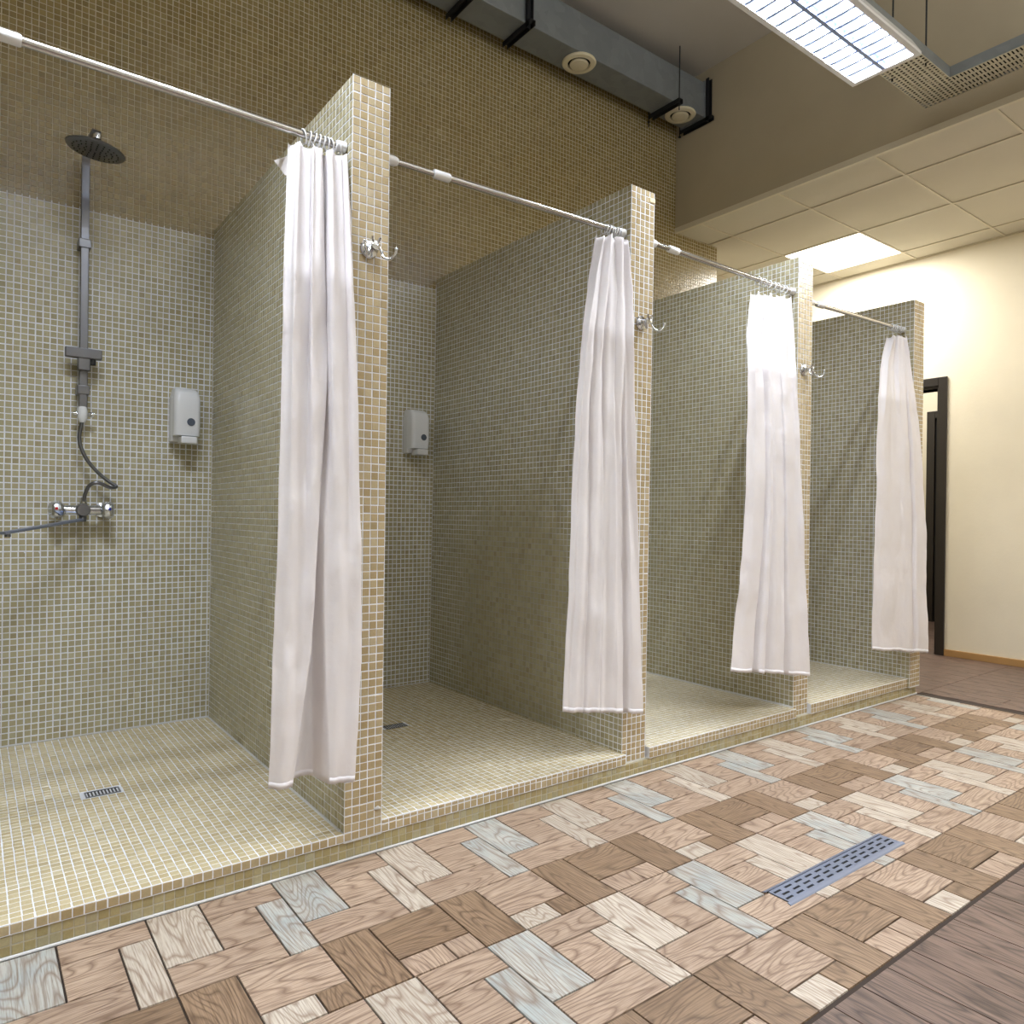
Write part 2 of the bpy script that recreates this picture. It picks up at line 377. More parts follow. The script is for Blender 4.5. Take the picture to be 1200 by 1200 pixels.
# ------------------------------------------------------------------ floor: wood-look tiles in a woven layout
def floor_piece(x0, x1, y0, y1, mat_, along_y, name='floor_tile', g=.0019):
    L, Wd = (y1-y0, x1-x0) if along_y else (x1-x0, y1-y0)
    a, c = L/2-g, Wd/2-g; k = .0006; b = B()
    lo = [b.verts.new(p) for p in ((-a, -c, -.0035), (a, -c, -.0035), (a, c, -.0035), (-a, c, -.0035))]
    hi = [b.verts.new(p) for p in ((-a+k, -c+k, 0), (a-k, -c+k, 0), (a-k, c-k, 0), (-a+k, c-k, 0))]
    b.faces.new(hi)
    for i in range(4): b.faces.new((lo[i], lo[(i+1) % 4], hi[(i+1) % 4], hi[i]))
    o = obj(name, b, mat_, fl, loc=((x0+x1)/2, (y0+y1)/2, ZF))
    if along_y: o.rotation_euler = (0, 0, PI/2)
YEDGE = -1.158; XEDGE = 3.5
PX = .3075; x_start = -.518-PX
def cell(x, ytop, kind, var):
    A = []
    if kind == 'A':   # pale courses
        h = .2295 if True else 0
        A = [(0, .122, 0, -.236, 'P' if var else 'B', 1), (0, .237, -.236, -.345, 'O', 0), (.122, PX, 0, -.09, 'O', 0),
             (.122, .237, -.09, -.236, 'O' if var else 'D2', 0), (.237, PX, -.09, -.345, 'B' if var else 'P', 1)]
        # the strip to the right of the lower piece runs down to the joint
    else:
        A = [(0, .118, 0, -.228, 'D', 1), (.118, PX, 0, -.156, 'O' if var else 'D', 0), (.118, .232, -.156, -.228, 'P' if var else 'O', 1), (.232, PX, -.156, -.228, 'D' if var else 'O', 1)]
    M_ = dict(P=M_OAKP, B=M_OAKB, O=M_OAK, D=M_OAKD, D2=M_OAK)
    for a, b_, t, u_, m_, al in A:
        x0 = x+a; x1 = min(x+b_, XEDGE); y1 = ytop+t; y0 = ytop+u_
        y0 = max(y0, YEDGE)
        if x1-x0 > .01 and y1-y0 > .01: floor_piece(x0, x1, y0, y1, M_[m_], al)
for k in range(15):
    x = x_start+PX*k
    if x > XEDGE: break
    for q, (yt, kind) in enumerate(((-.004, 'A'), (-.349, 'C'), (-.577, 'A'), (-.922, 'C'))):
        cell(x, yt, kind, (k+q//2) % 2)
bx_ = B(); box(bx_, (-1.6, YEDGE, ZF-.003), (x_start, -.0, ZF)); obj('floor_skirt', bx_, M_OAK, fl)
# dark plank floor
y_p = YEDGE-.001
k = 0; x = -2.58
while x < XW-.02:
    w = .112; x1 = min(x+w, XW)
    joints = [YF+.02]; yy = YF+.02+random.uniform(.3, .9)
    top = y_p if x < XEDGE+.004 else .0
    while yy < top-.3: joints.append(yy); yy += random.uniform(1.1, 1.4)
    joints.append(top)
    for a, c in zip(joints, joints[1:]):
        if x > -1.3: floor_piece(x, x1, a, c, M_PLANK, True, 'floor_plank', .0011)
    x = x1
x = XEDGE+.008
while x < 6.8:
    x1 = min(x+.15, 6.82)
    if x < XW < x1: x1 = XW
    for a, c in ((0.0, 1.3), (1.3, 2.4)): floor_piece(max(x, 3.528), x1, a, c, M_PLANK, True, 'floor_plank', .001)
    x = x1
# ------------------------------------------------------------------ curb under the shower block
XC0, XC1 = -1.03, 3.523
cb = empty('shower_curb', (0, 0, ZF), 'long low mosaic-tiled curb running under all four shower stalls, with grimy olive tiles', 'curb')
def lb(a, b, org=(0, 0, 0)):  # local box relative to an origin
    return box(B(), tuple(np.subtract(a, org)), tuple(np.subtract(b, org)))
obj('curb_core', lb((XC0, .008, ZF), (XC1, D, -.026), (0, 0, ZF)), M_GROUT_CURB, cb)
mosaic(cb, (XC0, .008, .001), X, Z, nY, XC1-XC0, .0485, PAL_CURB, 'curb', singles=lambda i, j: 6 <= i < 156, wob=.0006)
mosaic(cb, (XC1, .008, .001), Y, Z, X, D-.008, .0485, PAL_CURB, 'curbx')
b = B(); tube(b, [(XC0, .004, .0), (0, .003, 0), (1.2, .005, 0), (2.4, .003, 0), (XC1, .004, 0)], .0042, 8)
obj('caulk_line', b, M_CAULK, cb)
b = B(); tube(b, [(XC1+.002, .004, 0), (XC1+.003, D, 0)], .005, 8); obj('caulk_line', b, M_CAULK, cb)
# ------------------------------------------------------------------ shower trays
TL = ['leftmost and nearest shower floor, pale beige mosaic around a small dark drain',
      'second shower floor from the left, brownish beige mosaic shaded at the back',
      'third shower floor from the left, bright cream mosaic with rubbed joints',
      'fourth shower floor, the farthest and smallest in view, cream mosaic next to the dark doorway']
TX = [(PART[i][1], PART[i+1][0]) for i in range(4)]
for i, (x0, x1) in enumerate(TX):
    zt = TOPZ[i]; yb = D
    y0 = 0 if i < 3 else -.002
    t = empty('shower_tray', (x0, y0, -.026), TL[i], 'shower floor')
    ht = zt+.026
    L = x1-x0
    # gently dished bed: flat box is enough at this depth
    obj('tray_bed', box(B(), (0, .001, 0), (L, yb-y0, ht-PROUD)), M_GROUT, t)
    hx0, hy0 = ((-.562-x0, .715-y0) if i == 0 else (.548-x0, .800-y0))
    hole = (lambda cu, cv, a=hx0, c=hy0: (cu > a-.006) & (cu < a+.104) & (cv > c-.006) & (cv < c+.056)) if i < 2 else None
    pal = PAL_FLOOR if i < 2 else [tuple(v_*.6+q_*.4 for v_, q_ in zip(c_, (226, 218, 200))) for c_ in PAL_FLOOR]
    if i == 0: sg = lambda a, c: a >= 6 and c < 7
    else: sg = None
    mosaic(t, (0, .002, ht-PROUD), X, Y, Z, L, yb-y0-.004, pal, 'fl', singles=sg, hole=hole)
    mosaic(t, (0, .001, .001), X, Z, nY, L, ht-.003 if ht < .03 else P, PAL_END, 'lip', singles=(lambda a, c: a >= 6) if i == 0 else None)
    if ht > .035: mosaic(t, (0, .001, P+.001), X, Z, nY, L, ht-P-.004, PAL_END, 'lip2')
    if i < 2:   # drain
        d = empty('floor_drain', (hx0+x0+.049, hy0+y0+.025, zt), ['small dark rectangular drain grate in the pale left shower floor', 'small dark rectangular drain grate in the shaded second shower floor'][i], 'drain', 'shower floor drains')
        obj('drain_pit', box(B(), (-.049, -.025, -.004), (.049, .025, -.0012)), M_BLACK, d)
        b = B()
        for (p_, q_) in (((-.05, -.026), (.05, -.022)), ((-.05, .022), (.05, .026)), ((-.05, -.022), (-.046, .022)), ((.046, -.022), (.05, .022))): box(b, (*p_, -.002), (*q_, .0012))
        obj('drain_frame', b, M_STEELD, d)
        b = B()
        for s in range(9): box(b, (-.042+s*.0098, -.022, -.0015), (-.0375+s*.0098, .022, .0004))
        obj('drain_bars', b, M_DARK, d)
    # white sealant along the floor edges
    b = B(); tube(b, [(.003, .02, ht), (.003, yb-y0-.003, ht), (L-.003, yb-y0-.003, ht), (L-.003, .02, ht)], .0045, 6)
    obj('sealant', b, M_CAULK, t)
# ------------------------------------------------------------------ partitions
PL = ['mosaic-tiled shower partition outside the left edge of the view',
      'nearest mosaic partition, tall khaki tiled end face with a chrome hook, between first and second stall',
      'second mosaic partition from the left with a chipped cream corner at its top, beside the second curtain',
      'third mosaic partition from the left, in front of the glowing ceiling panel',
      'farthest and shortest-looking mosaic partition, standing beside the dark door frame']
def make_part(i):
    x0, x1, ht, yo = PART[i]; z0 = -.0245; w = x1-x0
    t = empty('shower_partition', (x0, yo, z0), PL[i], 'partition wall')
    H = ht-z0; Ld = D-yo
    obj('partition_core', box(B(), (PROUD, PROUD, 0), (w-PROUD, Ld-.001, H-PROUD)), M_GROUT_P2 if i == 2 else M_GROUT, t)
    mosaic(t, (0, PROUD, 0), X, Z, nY, w, H, PAL_END, 'end', singles=(lambda a, c: c < 30 or c >= 60) if i == 1 else None)
    mosaic(t, (PROUD, 0, 0), Y, Z, nX, Ld, H, PAL_IN, 'side')
    mosaic(t, (w-PROUD, 0, 0), Y, Z, X, Ld, H, PAL_IN, 'side2')
    mosaic(t, (0, 0, H-PROUD), X, Y, Z, w, Ld, PAL_END, 'top')
    b = B()
    for xx in (.0012, w-.0012): box(b, (xx-.0012, .0004, 0), (xx+.0012, .0028, H))
    obj('corner_grout', b, M_GROUT, t)
    b = B(); tube(b, [(.001, Ld-.003, .03), (.001, Ld-.003, H-.03)], .0032, 6); obj('corner_sealant', b, M_CAULK, t)
    b = B(); box(b, (-.0005, .0, -.004), (w+.0005, .01, .003)); obj('base_sealant', b, M_CAULK, t)
    return t
parts = [make_part(i) for i in range(5)]
parts[2].location.x -= .008; parts[2].rotation_euler = (0, .0072, 0)
b = box(B(), (.098, -.002, 2.176), (.132, .03, 2.197)); obj('corner_chip', b, mat('cream_filler', (216, 200, 160), .6), parts[2], bevel=.004)
b = B(); tube(b, [(.095, -.001, .075), (.104, -.004, .078), (.112, -.001, .074)], [.003, .006, .003], 8)
obj('sealant_blob', b, M_CAULK, parts[1])
# ------------------------------------------------------------------ rods
RODY = .045
RZ = [(1.98, 1.983), (1.992, 2.012), (2.012, 2.010), (1.986, 2.008)]
RLb = ['polished curtain rod of the first stall, running from the left edge to the nearest partition',
       'curtain rod spanning the second stall with a white coupling at its left',
       'curtain rod spanning the third stall, below the beige upper tiles',
       'short-looking farthest curtain rod, dark against the cream wall']
for i in range(4):
    x0, x1 = TX[i]; z0, z1 = RZ[i]; dx = .012 if i == 1 else (.004 if i else 0)
    x0 += .0; e = .002
    r = empty('curtain_rod', (x0, RODY, z0), RLb[i], 'curtain rod'); L = x1-x0; dz = z1-z0
    if i == 2: x0 += .006
    pt = lambda s: (s*L, 0, dz*s)
    cpl = [(-.815+1.03)/L, (.325-.1187)/L, (1.43-1.2753)/L, (2.53-2.4153)/L][i]
    b = B(); tube(b, [pt(.01), pt(cpl)], .0088, 16); obj('inner_tube', b, M_POLE, r, smooth=True)
    b = B(); tube(b, [pt(cpl), pt(.992)], .0108, 16); obj('outer_tube', b, M_POLE, r, smooth=True)
    b = B(); tube(b, [pt(cpl-.03/L), pt(cpl-.026/L), pt(cpl+.026/L), pt(cpl+.03/L)], [.0125, .0142, .0142, .0125], 16); obj('coupling', b, M_WHITEP, r, smooth=True)
    for s, q in ((.003, .045), (.997, -.03)):
        b = B(); tube(b, [pt(s), pt(s+q/L*.8), pt(s+q/L)], [.0165, .015, .012], 16); obj('end_cap', b, M_WHITEP, r, smooth=True)
# ------------------------------------------------------------------ curtains
T7 = [0, .12, .22, .38, .6, .8, 1]; Y7 = [.045, .005, -.03, -.04, -.045, -.05, -.05]
CU = {
 0: ([-.167, -.188, -.203, -.211, -.219, -.23, -.239], [-.004, -.008, -.016, -.004, .009, .017, -.001], (1.951, 1.960), (.199, .172)),
 1: ([1.004, .927, .868, .831, .809, .792, .771], [1.134, 1.124, 1.095, 1.104, 1.134, 1.153, 1.171], (1.975, 1.984), (.247, .18)),
 2: ([1.957, 1.873, 1.827, 1.812, 1.796, 1.749, 1.697], [2.25, 2.222, 2.184, 2.203, 2.232, 2.261, 2.291], (1.945, 1.982), (.276, .186)),
 3: ([3.205, 3.054, 2.96, 2.923, 2.908, 2.887, 2.885], [3.385, 3.375, 3.361, 3.403, 3.456, 3.462, 3.492], (1.943, 1.972), (.247, .171)),
}
def prof(kind, s, t):
    """fold depth (y offset, + = towards stall) and sideways warp for one curtain"""
    top = max(0, 1-t*3.2)
    ss = lambda e0, e1, v_: (lambda q: q*q*(3-2*q))(min(1, max(0, (v_-e0)/(e1-e0))))
    if kind == 0:
        k = 1-ss(.25, .75, t)
        f = .010*math.sin(2*PI*9*s+1)*top + .013*math.sin(2*PI*3.6*s+1.0+.8*t)*(.45+.55*k)
        e1 = np.interp(t, [0, .35, .6, .8, 1], [.56, .60, .50, .43, .30]); e2 = np.interp(t, [0, .35, .6, .8, 1], [.66, .66, .53, .56, .66])
        f += np.interp(t, [0, .2, .6, 1], [.012, .034, .045, .078])*ss(e1-.035, e1+.035, s)*(1-ss(e2-.03, e2+.02, s))
        f -= .012*math.exp(-((s-.80)/.13)**2)*(.4+.6*t) + .008*math.exp(-((s-.16)/.12)**2)*t
        w = .018*math.sin(2*PI*3.6*s+1.0+.8*t)*k
    elif kind == 1:
        f = .012*math.sin(2*PI*8*s+.4)*top + .010*math.sin(2*PI*(5.0-1.2*t)*s+1.0+.8*t)*(1-.6*t) + .005*math.sin(2*PI*11*s+3*t)*(1-.4*t)*(1-ss(.5, .7, s))
        f += .022*math.exp(-((s-.77)/.02)**2)*ss(.15, .5, t) - .012*ss(.55, .75, s)*(1-ss(.2, .6, t))
        f += .016*math.exp(-((s-(.42+.1*t))/.05)**2)*(1-ss(.3, .7, t))
        w = .014*math.sin(2*PI*5*s+2)*(1-.7*t)
    elif kind == 2:
        f = .010*math.sin(2*PI*6*s+.4)*top + .007*math.sin(2*PI*3.4*s+1.0+t)*(1-.5*t)
        for c, c2 in ((.34, .30), (.50, .47), (.66, .72)): 
            cc = c+(c2-c)*t; f += (.006+.040*t**3)*math.exp(-((s-cc)/(.014+.018*t**2))**2)
        f += .020*ss(.20, .34, s)*(1-ss(.34, .38, s))*math.exp(-((t-.15)/.11)**2)
        w = .014*math.sin(2*PI*3.4*s+1.0+t)*(1-.7*t)
    else:
        f = .012*math.sin(2*PI*5*s+.4)*top + .006*math.sin(2*PI*2.1*s+2.2)*(1-.5*t)
        f += .016*math.exp(-((s-.76)/.014)**2)*(.5+.5*t) - .010*ss(.76, .80, s) + .010*math.exp(-((s-.32)/.035)**2)*max(0, 1-t*1.5)
        w = .008*math.sin(2*PI*2.1*s+2.2)
    q_ = Vector((s*3.0+kind*9, t*7.0, kind*3.3)); f += .006*noise.noise(q_)+.003*noise.noise(q_*3.1)
    return f, w
CLb = ['nearest white shower curtain, deep open fold low down, hanging at the nearest partition',
       'second white shower curtain from the left, gathered to a narrow neck on its rod',
       'third white shower curtain from the left with pleats splayed open at the hem',
       'farthest white shower curtain, broad flat panel hanging by the dark doorway']
for i in range(4):
    Lx, Rx, zt, zb = CU[i]; NS, NT = 130, 90
    base_x = Lx[0]; base = Vector((base_x, RODY, zt[1]))
    cu = empty('shower_curtain', base, CLb[i], 'curtain')
    b = B(); grid = []
    zfun = lambda s, t: (zt[0]*(1-s)+zt[1]*s)*(1-t)+(zb[0]*(1-s)+zb[1]*s)*t
    xlim, yface = PART[i+1][0], PART[i+1][3]
    def surf(s, t):
        xl = np.interp(t, T7, Lx); xr = np.interp(t, T7, Rx); y = np.interp(t, T7, Y7)-.012
        f, w = prof(i, s, t); e = min(1, 6*s, 6*(1-s)); w *= e
        x = xl+(xr-xl)*s+w*(xr-xl)/.25*.9; yy = y+f
        z = zfun(s, t)
        if t < .09 and i: z -= .016*(1-t/.09)*abs(math.sin(PI*6*s))           # swags between the rings
        elif t < .09: z -= .010*(1-t/.09)*abs(math.sin(PI*9*s))
        if i in (1,) and t < .06: z -= .0
        if t > .97: z += .0008*math.sin(2*PI*9*s)*(t-.97)/.03
        lim = xlim-.004
        if x > lim:
            if yface < 0 or t > .15: yy = min(yy, yface-.007-.5*min(.02, x-lim))
            else: x = lim
        elif x > lim-.03 and t > .3: yy = min(yy, yface-.007+(lim-x)*1.2)
        return Vector((x, yy, z))-base
    for a in range(NT+1):
        grid.append([b.verts.new(surf(c/NS, a/NT)) for c in range(NS+1)])
    for a in range(NT):
        for c in range(NS): b.faces.new((grid[a][c], grid[a+1][c], grid[a+1][c+1], grid[a][c+1]))
    o = obj('curtain_cloth', b, M_CLOTH, cu, smooth=True)
    sd = o.modifiers.new('thickness', 'SOLIDIFY'); sd.thickness = .0012; sd.offset = 0
    # hem band
    b = B()
    r0 = [b.verts.new(surf(c/NS, 1-.010)-Vector((0, .0008, 0))) for c in range(NS+1)]; r1 = [b.verts.new(surf(c/NS, 1.0)-Vector((0, .0008, 0))) for c in range(NS+1)]
    for c in range(NS): b.faces.new((r0[c], r1[c], r1[c+1], r0[c+1]))
    h = obj('hem', b, M_CLOTH, cu, smooth=True); sd = h.modifiers.new('thickness', 'SOLIDIFY'); sd.thickness = .0003; sd.offset = 0
    # rings round the rod
    nr = 9 if i == 0 else 7
    for k in range(nr):
        x0, x1 = TX[i]; xr = Lx[0]+.03+(min(Rx[0], xlim)-.012-Lx[0]-.03)*((k+.5)/nr)**.85
        s = (xr-x0)/(x1-x0); rz = RZ[i][0]*(1-s)+RZ[i][1]*s
        b = B(); tl = random.uniform(-.3, .3)
        pts = [(xr+math.sin(tl)*.022*math.cos(q*2*PI/20), RODY+.017*math.sin(q*2*PI/20), rz-.006+.018*math.cos(q*2*PI/20)) for q in range(21)]
        tube(b, [Vector(p)-base for p in pts], .0022, 6, caps=False)
        obj('ring', b, M_WHITEP, cu, smooth=True)
# folded white corner sticking out behind the first curtain
b = B(); vs = [b.verts.new(Vector(p)-Vector((-.167, RODY, 1.974))) for p in ((-.19, .10, 1.925), (-.165, .06, 1.93), (-.16, .055, 1.87), (-.17, .07, 1.88))]
b.faces.new(vs); 
c1 = [o for o in bpy.data.objects if o.name == 'shower_curtain'][0]
h = obj('curtain_corner', b, M_CLOTH, c1); sd = h.modifiers.new('thickness', 'SOLIDIFY'); sd.thickness = .0015
# ------------------------------------------------------------------ hooks on the partition ends
HL = ['chrome double robe hook on the end of the nearest partition', 'chrome double robe hook on the end of the second partition', 'chrome double robe hook on the end of the third partition, smallest in view']
for i, (hx, hz) in enumerate(((.055, 1.688), (1.212, 1.672), (2.345, 1.636))):
    yo = PART[i+1][3]
    h = empty('robe_hook', (hx, yo, hz), HL[i], 'hook', 'chrome hooks on the partition ends')
    b = B(); lathe(b, [(0, 0), (.027, 0), (.0275, .004), (.024, .009), (.012, .012), (.009, .02), (.009, .034), (.012, .038), (.012, .046), (0, .049)], (0, 0, 0), nY, 24); obj('rosette', b, M_CHROME, h, smooth=True)
    for s in (-1, 1):
        b = B(); pts = spline([(0, -.040, 0), (s*.012, -.041, -.002), (s*.020, -.043, -.016), (s*.024, -.052, -.032), (s*.036, -.066, -.038), (s*.046, -.074, -.026), (s*.049, -.077, -.012)], 5)
        tube(b, pts, .0038, 10); lathe(b, [(0, -.006), (.0045, -.004), (.006, 0), (.0045, .004), (0, .006)], (s*.049, -.077, -.010), Z, 12)
        obj('hook_arm', b, M_CHROME, h, smooth=True)
        b = B(); tube(b, [(s*.004, -.042, .003), (s*.010, -.047, .016), (s*.012, -.050, .022)], [.0035, .003, .0042], 8); obj('peg', b, M_CHROME, h, smooth=True)
# ------------------------------------------------------------------ soap dispensers
def dispenser(x0, zb, label):
    w, hgt, dp = .110, .236, .112
    t = empty('soap_dispenser', (x0+w/2, D-.002, zb), label, 'soap dispenser', 'white wall soap dispensers')
    b = B(); secs = []
    prof_ = [(0.028, .060), (.03, .100), (.055, .104), (.12, .107), (.19, .104), (.215, .094), (.230, .074), (.236, .05)]
    for z, d_ in prof_:
        r = .02; pts = []
        hw = w/2-.002 if z < .2 else w/2-.002-(z-.2)*.28
        pts.append((-hw, 0, z))
        for q in range(6):
            a = q/5*PI/2; pts.append((-hw+r-r*math.cos(a), -(d_-r)-r*math.sin(a), z))
        for q in range(6):
            a = PI/2-q/5*PI/2; pts.append((hw-r+r*math.cos(a), -(d_-r)-r*math.sin(a), z))
        pts.append((hw, 0, z)); secs.append([b.verts.new(p) for p in pts])
    for a, c in zip(secs, secs[1:]):
        for q in range(len(a)-1): b.faces.new((a[q], a[q+1], c[q+1], c[q]))
    b.faces.new(secs[-1]); b.faces.new(secs[0][::-1])
    bmesh.ops.recalc_face_normals(b, faces=b.faces[:])
    obj('housing', b, M_WHITEP, t, smooth=True, bevel=.002)
    obj('back_plate', box(B(), (-w/2, -.055, .006), (w/2, -.001, .2)), M_WHITEP, t, bevel=.006)
    obj('push_lever', box(B(), (-.028, -.116, -.004), (.036, -.045, .026)), M_WHITEP, t, bevel=.005)
    b = B(); lathe(b, [(0, 0), (.0145, 0), (.016, .0015), (.0165, .003), (0, .0036)], (.012, -.1045, .088), nY, 24)
    obj('level_window', b, M_GREYP, t, label='round grey sight window', smooth=True)
dispenser(-.180, 1.213, 'white wall soap dispenser in the first stall, right of the shower column')
dispenser(.958, 1.232, 'white wall soap dispenser in the shaded corner of the second stall')
# ------------------------------------------------------------------ shower column
SX = -.508; ys = D-.055
sh = empty('shower_column', (SX, D, .92), 'chrome shower column with round rain head, hose and two-handle mixer in the first stall', 'shower')
def sp(x, y, z): return (x-SX, y-D, z-.92)
def sbox(a, c): return box(B(), sp(*a), sp(*c))
obj('riser_rail', sbox((SX-.015, ys-.008, 1.31), (SX+.015, ys+.004, 2.30)), M_STEELD, sh, bevel=.003)
b = B()
arm = [(SX, ys-.002, 2.22), (SX, ys-.004, 2.30), (SX, ys-.03, 2.335), (SX, ys-.08, 2.345), (SX, 1.13, 2.315), (SX, 1.10, 2.30)]
arm = spline(arm, 6)
for a, c in zip(arm, arm[1:]):
    d_ = (c-a).normalized(); nrm = Vector((0, -d_.z, d_.y)).normalized()*.005
    A_ = [Vector(sp(*(a+nrm*k_+Vector((s_, 0, 0))))) for s_, k_ in ((-.014, -1), (.014, -1), (.014, 1), (-.014, 1))]
    B_ = [Vector(sp(*(c+nrm*k_+d_*.001+Vector((s_, 0, 0))))) for s_, k_ in ((-.014, -1), (.014, -1), (.014, 1), (-.014, 1))]
    va = [b.verts.new(p_) for p_ in A_]; vb = [b.verts.new(p_) for p_ in B_]
    for q in range(4): b.faces.new((va[q], va[(q+1) % 4], vb[(q+1) % 4], vb[q]))
    b.faces.new(va[::-1]); b.faces.new(vb)
bmesh.ops.recalc_face_normals(b, faces=b.faces[:]); obj('shower_arm', b, M_STEELD, sh)
ax = Vector((.10, -.06, 1)).normalized(); hc = Vector((SX-.002, 1.11, 2.236))
b = B(); lathe(b, [(.013, .065), (.015, .055), (.015, .045), (.010, .042), (.013, .03), (.013, .022)], sp(*hc), ax, 20); obj('ball_joint', b, M_CHROME, sh, smooth=True)
b = B(); lathe(b, [(0, 0), (.088, 0), (.096, .003), (.098, .007), (.090, .012), (.05, .02), (.014, .026), (0, .027)], sp(*hc), ax, 40)
hd = obj('shower_head', b, M_STEELD, sh, smooth=True)
b = B(); u_, w_ = frame_of(ax)
for ring, cnt in ((.018, 6), (.036, 12), (.055, 18), (.074, 24)):
    for k in range(cnt):
        q = 2*PI*k/cnt; lathe(b, [(.0028, 0), (.0022, -.003), (0, -.0032)], Vector(sp(*hc))+u_*math.cos(q)*ring+w_*math.sin(q)*ring, ax, 6)
obj('nozzles', b, M_BLACK, hd)
for z in (1.985, 1.40): obj('wall_bracket', sbox((SX-.022, ys-.012, z-.018), (SX+.022, D-.001, z+.018)), M_STEELD, sh, bevel=.003)
sl = obj('slider', sbox((SX-.022, ys-.03, 1.475), (SX+.022, ys+.006, 1.56)), M_STEELD, sh, bevel=.004)
obj('slider_grip', sbox((SX-.066, ys-.034, 1.522), (SX+.062, ys-.008, 1.562)), M_STEELD, sh, bevel=.004)
b = B(); lathe(b, [(0, 0), (.012, 0), (.012, .02), (.006, .024)], sp(SX+.03, ys-.02, 1.50), Z, 14); obj('slider_knob', b, M_DARK, sh, smooth=True)
b = B(); lathe(b, [(.011, .03), (.015, .028), (.018, .012), (.018, -.014), (.012, -.03), (.010, -.034)], sp(SX-.002, ys-.004, 1.303), Z, 18); obj('hose_joint', b, M_WHITEP, sh, smooth=True, label='white hose joint')
b = B(); lathe(b, [(0, -.035), (.008, -.033), (.010, -.02), (.007, -.016), (.007, .018), (.010, .022), (.011, .038), (0, .04)], sp(SX, ys-.004, 1.303), X, 12); obj('diverter_pin', b, M_CHROME, sh, smooth=True)
b = B(); hp = spline([sp(SX-.004, ys-.004, 1.27), sp(SX-.012, ys-.006, 1.20), sp(SX+.01, ys-.01, 1.13), sp(SX+.055, ys-.015, 1.07), sp(SX+.095, ys-.02, 1.035), sp(SX+.118, ys-.025, 1.017), sp(SX+.095, ys-.035, 1.012), sp(SX+.05, ys-.04, 1.03), sp(SX+.022, ys-.035, 1.018), sp(SX+.008, ys-.03, .985), sp(SX+.004, ys-.03, .955)], 8)
tube(b, hp, .0072, 10); obj('hose', b, M_STEELD, sh, smooth=True)
ym = D-.075
b = B(); tube(b, [sp(SX-.085, ym, .92), sp(SX-.06, ym, .92), sp(SX-.058, ym, .92), sp(SX+.06, ym, .92), sp(SX+.085, ym, .92)], [.016, .016, .019, .019, .016], 18); mx_ = obj('mixer_body', b, M_CHROME, sh, smooth=True)
b = B(); lathe(b, [(0, -.03), (.022, -.03), (.026, -.02), (.026, .028), (.02, .034), (0, .035)], sp(SX+.0, ym-.006, .92), Y, 20); obj('mixer_hub', b, M_STEELD, sh, smooth=True)
b = B(); lathe(b, [(.012, 0), (.014, .012), (.012, .03), (.009, .036)], sp(SX+.004, ym+.01, .935), Z, 14); obj('hose_nut', b, M_CHROME, sh, smooth=True)
for s, dot in ((-1, M_RED), (1, M_BLUE)):
    b = B(); lathe(b, [(0, -.0), (.024, .0), (.032, .004), (.036, .016), (.034, .034), (.027, .044), (0, .046)], sp(SX+s*.068, ym, .92), (s, -.25, 0), 8)
    hn = obj('tap_handle', b, M_CHROME, sh, smooth=True, bevel=.003)
    b = B(); lathe(b, [(0, 0), (.0055, 0), (.0055, .0015), (0, .002)], sp(SX+s*.091, ym-.043, .925), nY, 12); obj('marker', b, dot, hn, label='red hot-water dot' if s < 0 else 'blue cold-water dot')
    b = B(); lathe(b, [(.028, 0), (.028, .006), (.014, .012), (.012, .06)], sp(SX+s*.075, D-.001, .92), nY, 18); obj('wall_flange', b, M_CHROME, sh, smooth=True)
b = B(); lathe(b, [(.012, 0), (.014, -.01), (.013, -.026), (0, -.027)], sp(SX, ym-.01, .90), Z, 14); obj('spout_nut', b, M_STEELD, sh, smooth=True)
b = B(); q0 = Vector(sp(SX-.005, ym-.02, .882)); q1 = Vector(sp(-.776, 1.15, .835)); dd = (q1-q0); ww = dd.cross(Vector((0, 0, 1))).normalized()
va = [b.verts.new(q0+dd*t_+ww*s_*.014+Vector((0, 0, z_))) for t_ in (0, .5, 1) for s_, z_ in ((-1, -.005), (1, -.005), (1, .005), (-1, .005))]
for k in (0, 4):
    for q in range(4): b.faces.new((va[k+q], va[k+(q+1) % 4], va[k+4+(q+1) % 4], va[k+4+q]))
b.faces.new(va[:4][::-1]); b.faces.new(va[8:]); bmesh.ops.recalc_face_normals(b, faces=b.faces[:])
spt = obj('spout', b, M_STEEL, sh, bevel=.002)
b = B(); lathe(b, [(.009, 0), (.010, -.012), (0, -.0125)], q1-dd*.06+Vector((0, 0, -.004)), Z, 14); obj('aerator', b, M_STEELD, spt, smooth=True)
# ------------------------------------------------------------------ linear floor drain
gd = empty('linear_drain', (1.145, -.845, ZF), 'long stainless steel drain grate with rows of slots set in the wood-look floor', 'drain')
x0, x1, y0, y1 = -.309, .309, -.043, .043
obj('drain_channel', box(B(), (x0+.01, y0+.008, -.0030), (x1-.01, y1-.008, .0004)), M_BLACK, gd)
b = B(); rows = [(-.018), (0.0), (.018)]; sw, sl_ = .0036, .0155
ys_ = [-.031]+sum([[r-sw, r+sw] for r in rows], [])+[.031]
for k in range(0, 8, 2): box(b, (x0+.012, ys_[k], .0008), (x1-.004, ys_[k+1], .0026))
for ri, r in enumerate(rows):
    n_ = 12; off = (.025, .0, .025)[ri]; xs = [x0+.012]
    for k in range(n_):
        c = x0+.012+.0495*(k+.5)+(.012 if ri == 1 else 0) - (.004)
        if c+sl_ > x1-.006: break
        xs += [c-sl_, c+sl_]
    xs.append(x1-.004)
    for k in range(0, len(xs), 2): box(b, (xs[k], r-sw, .0008), (xs[k+1], r+sw, .0026))
obj('slotted_grate', b, M_STEEL, gd)
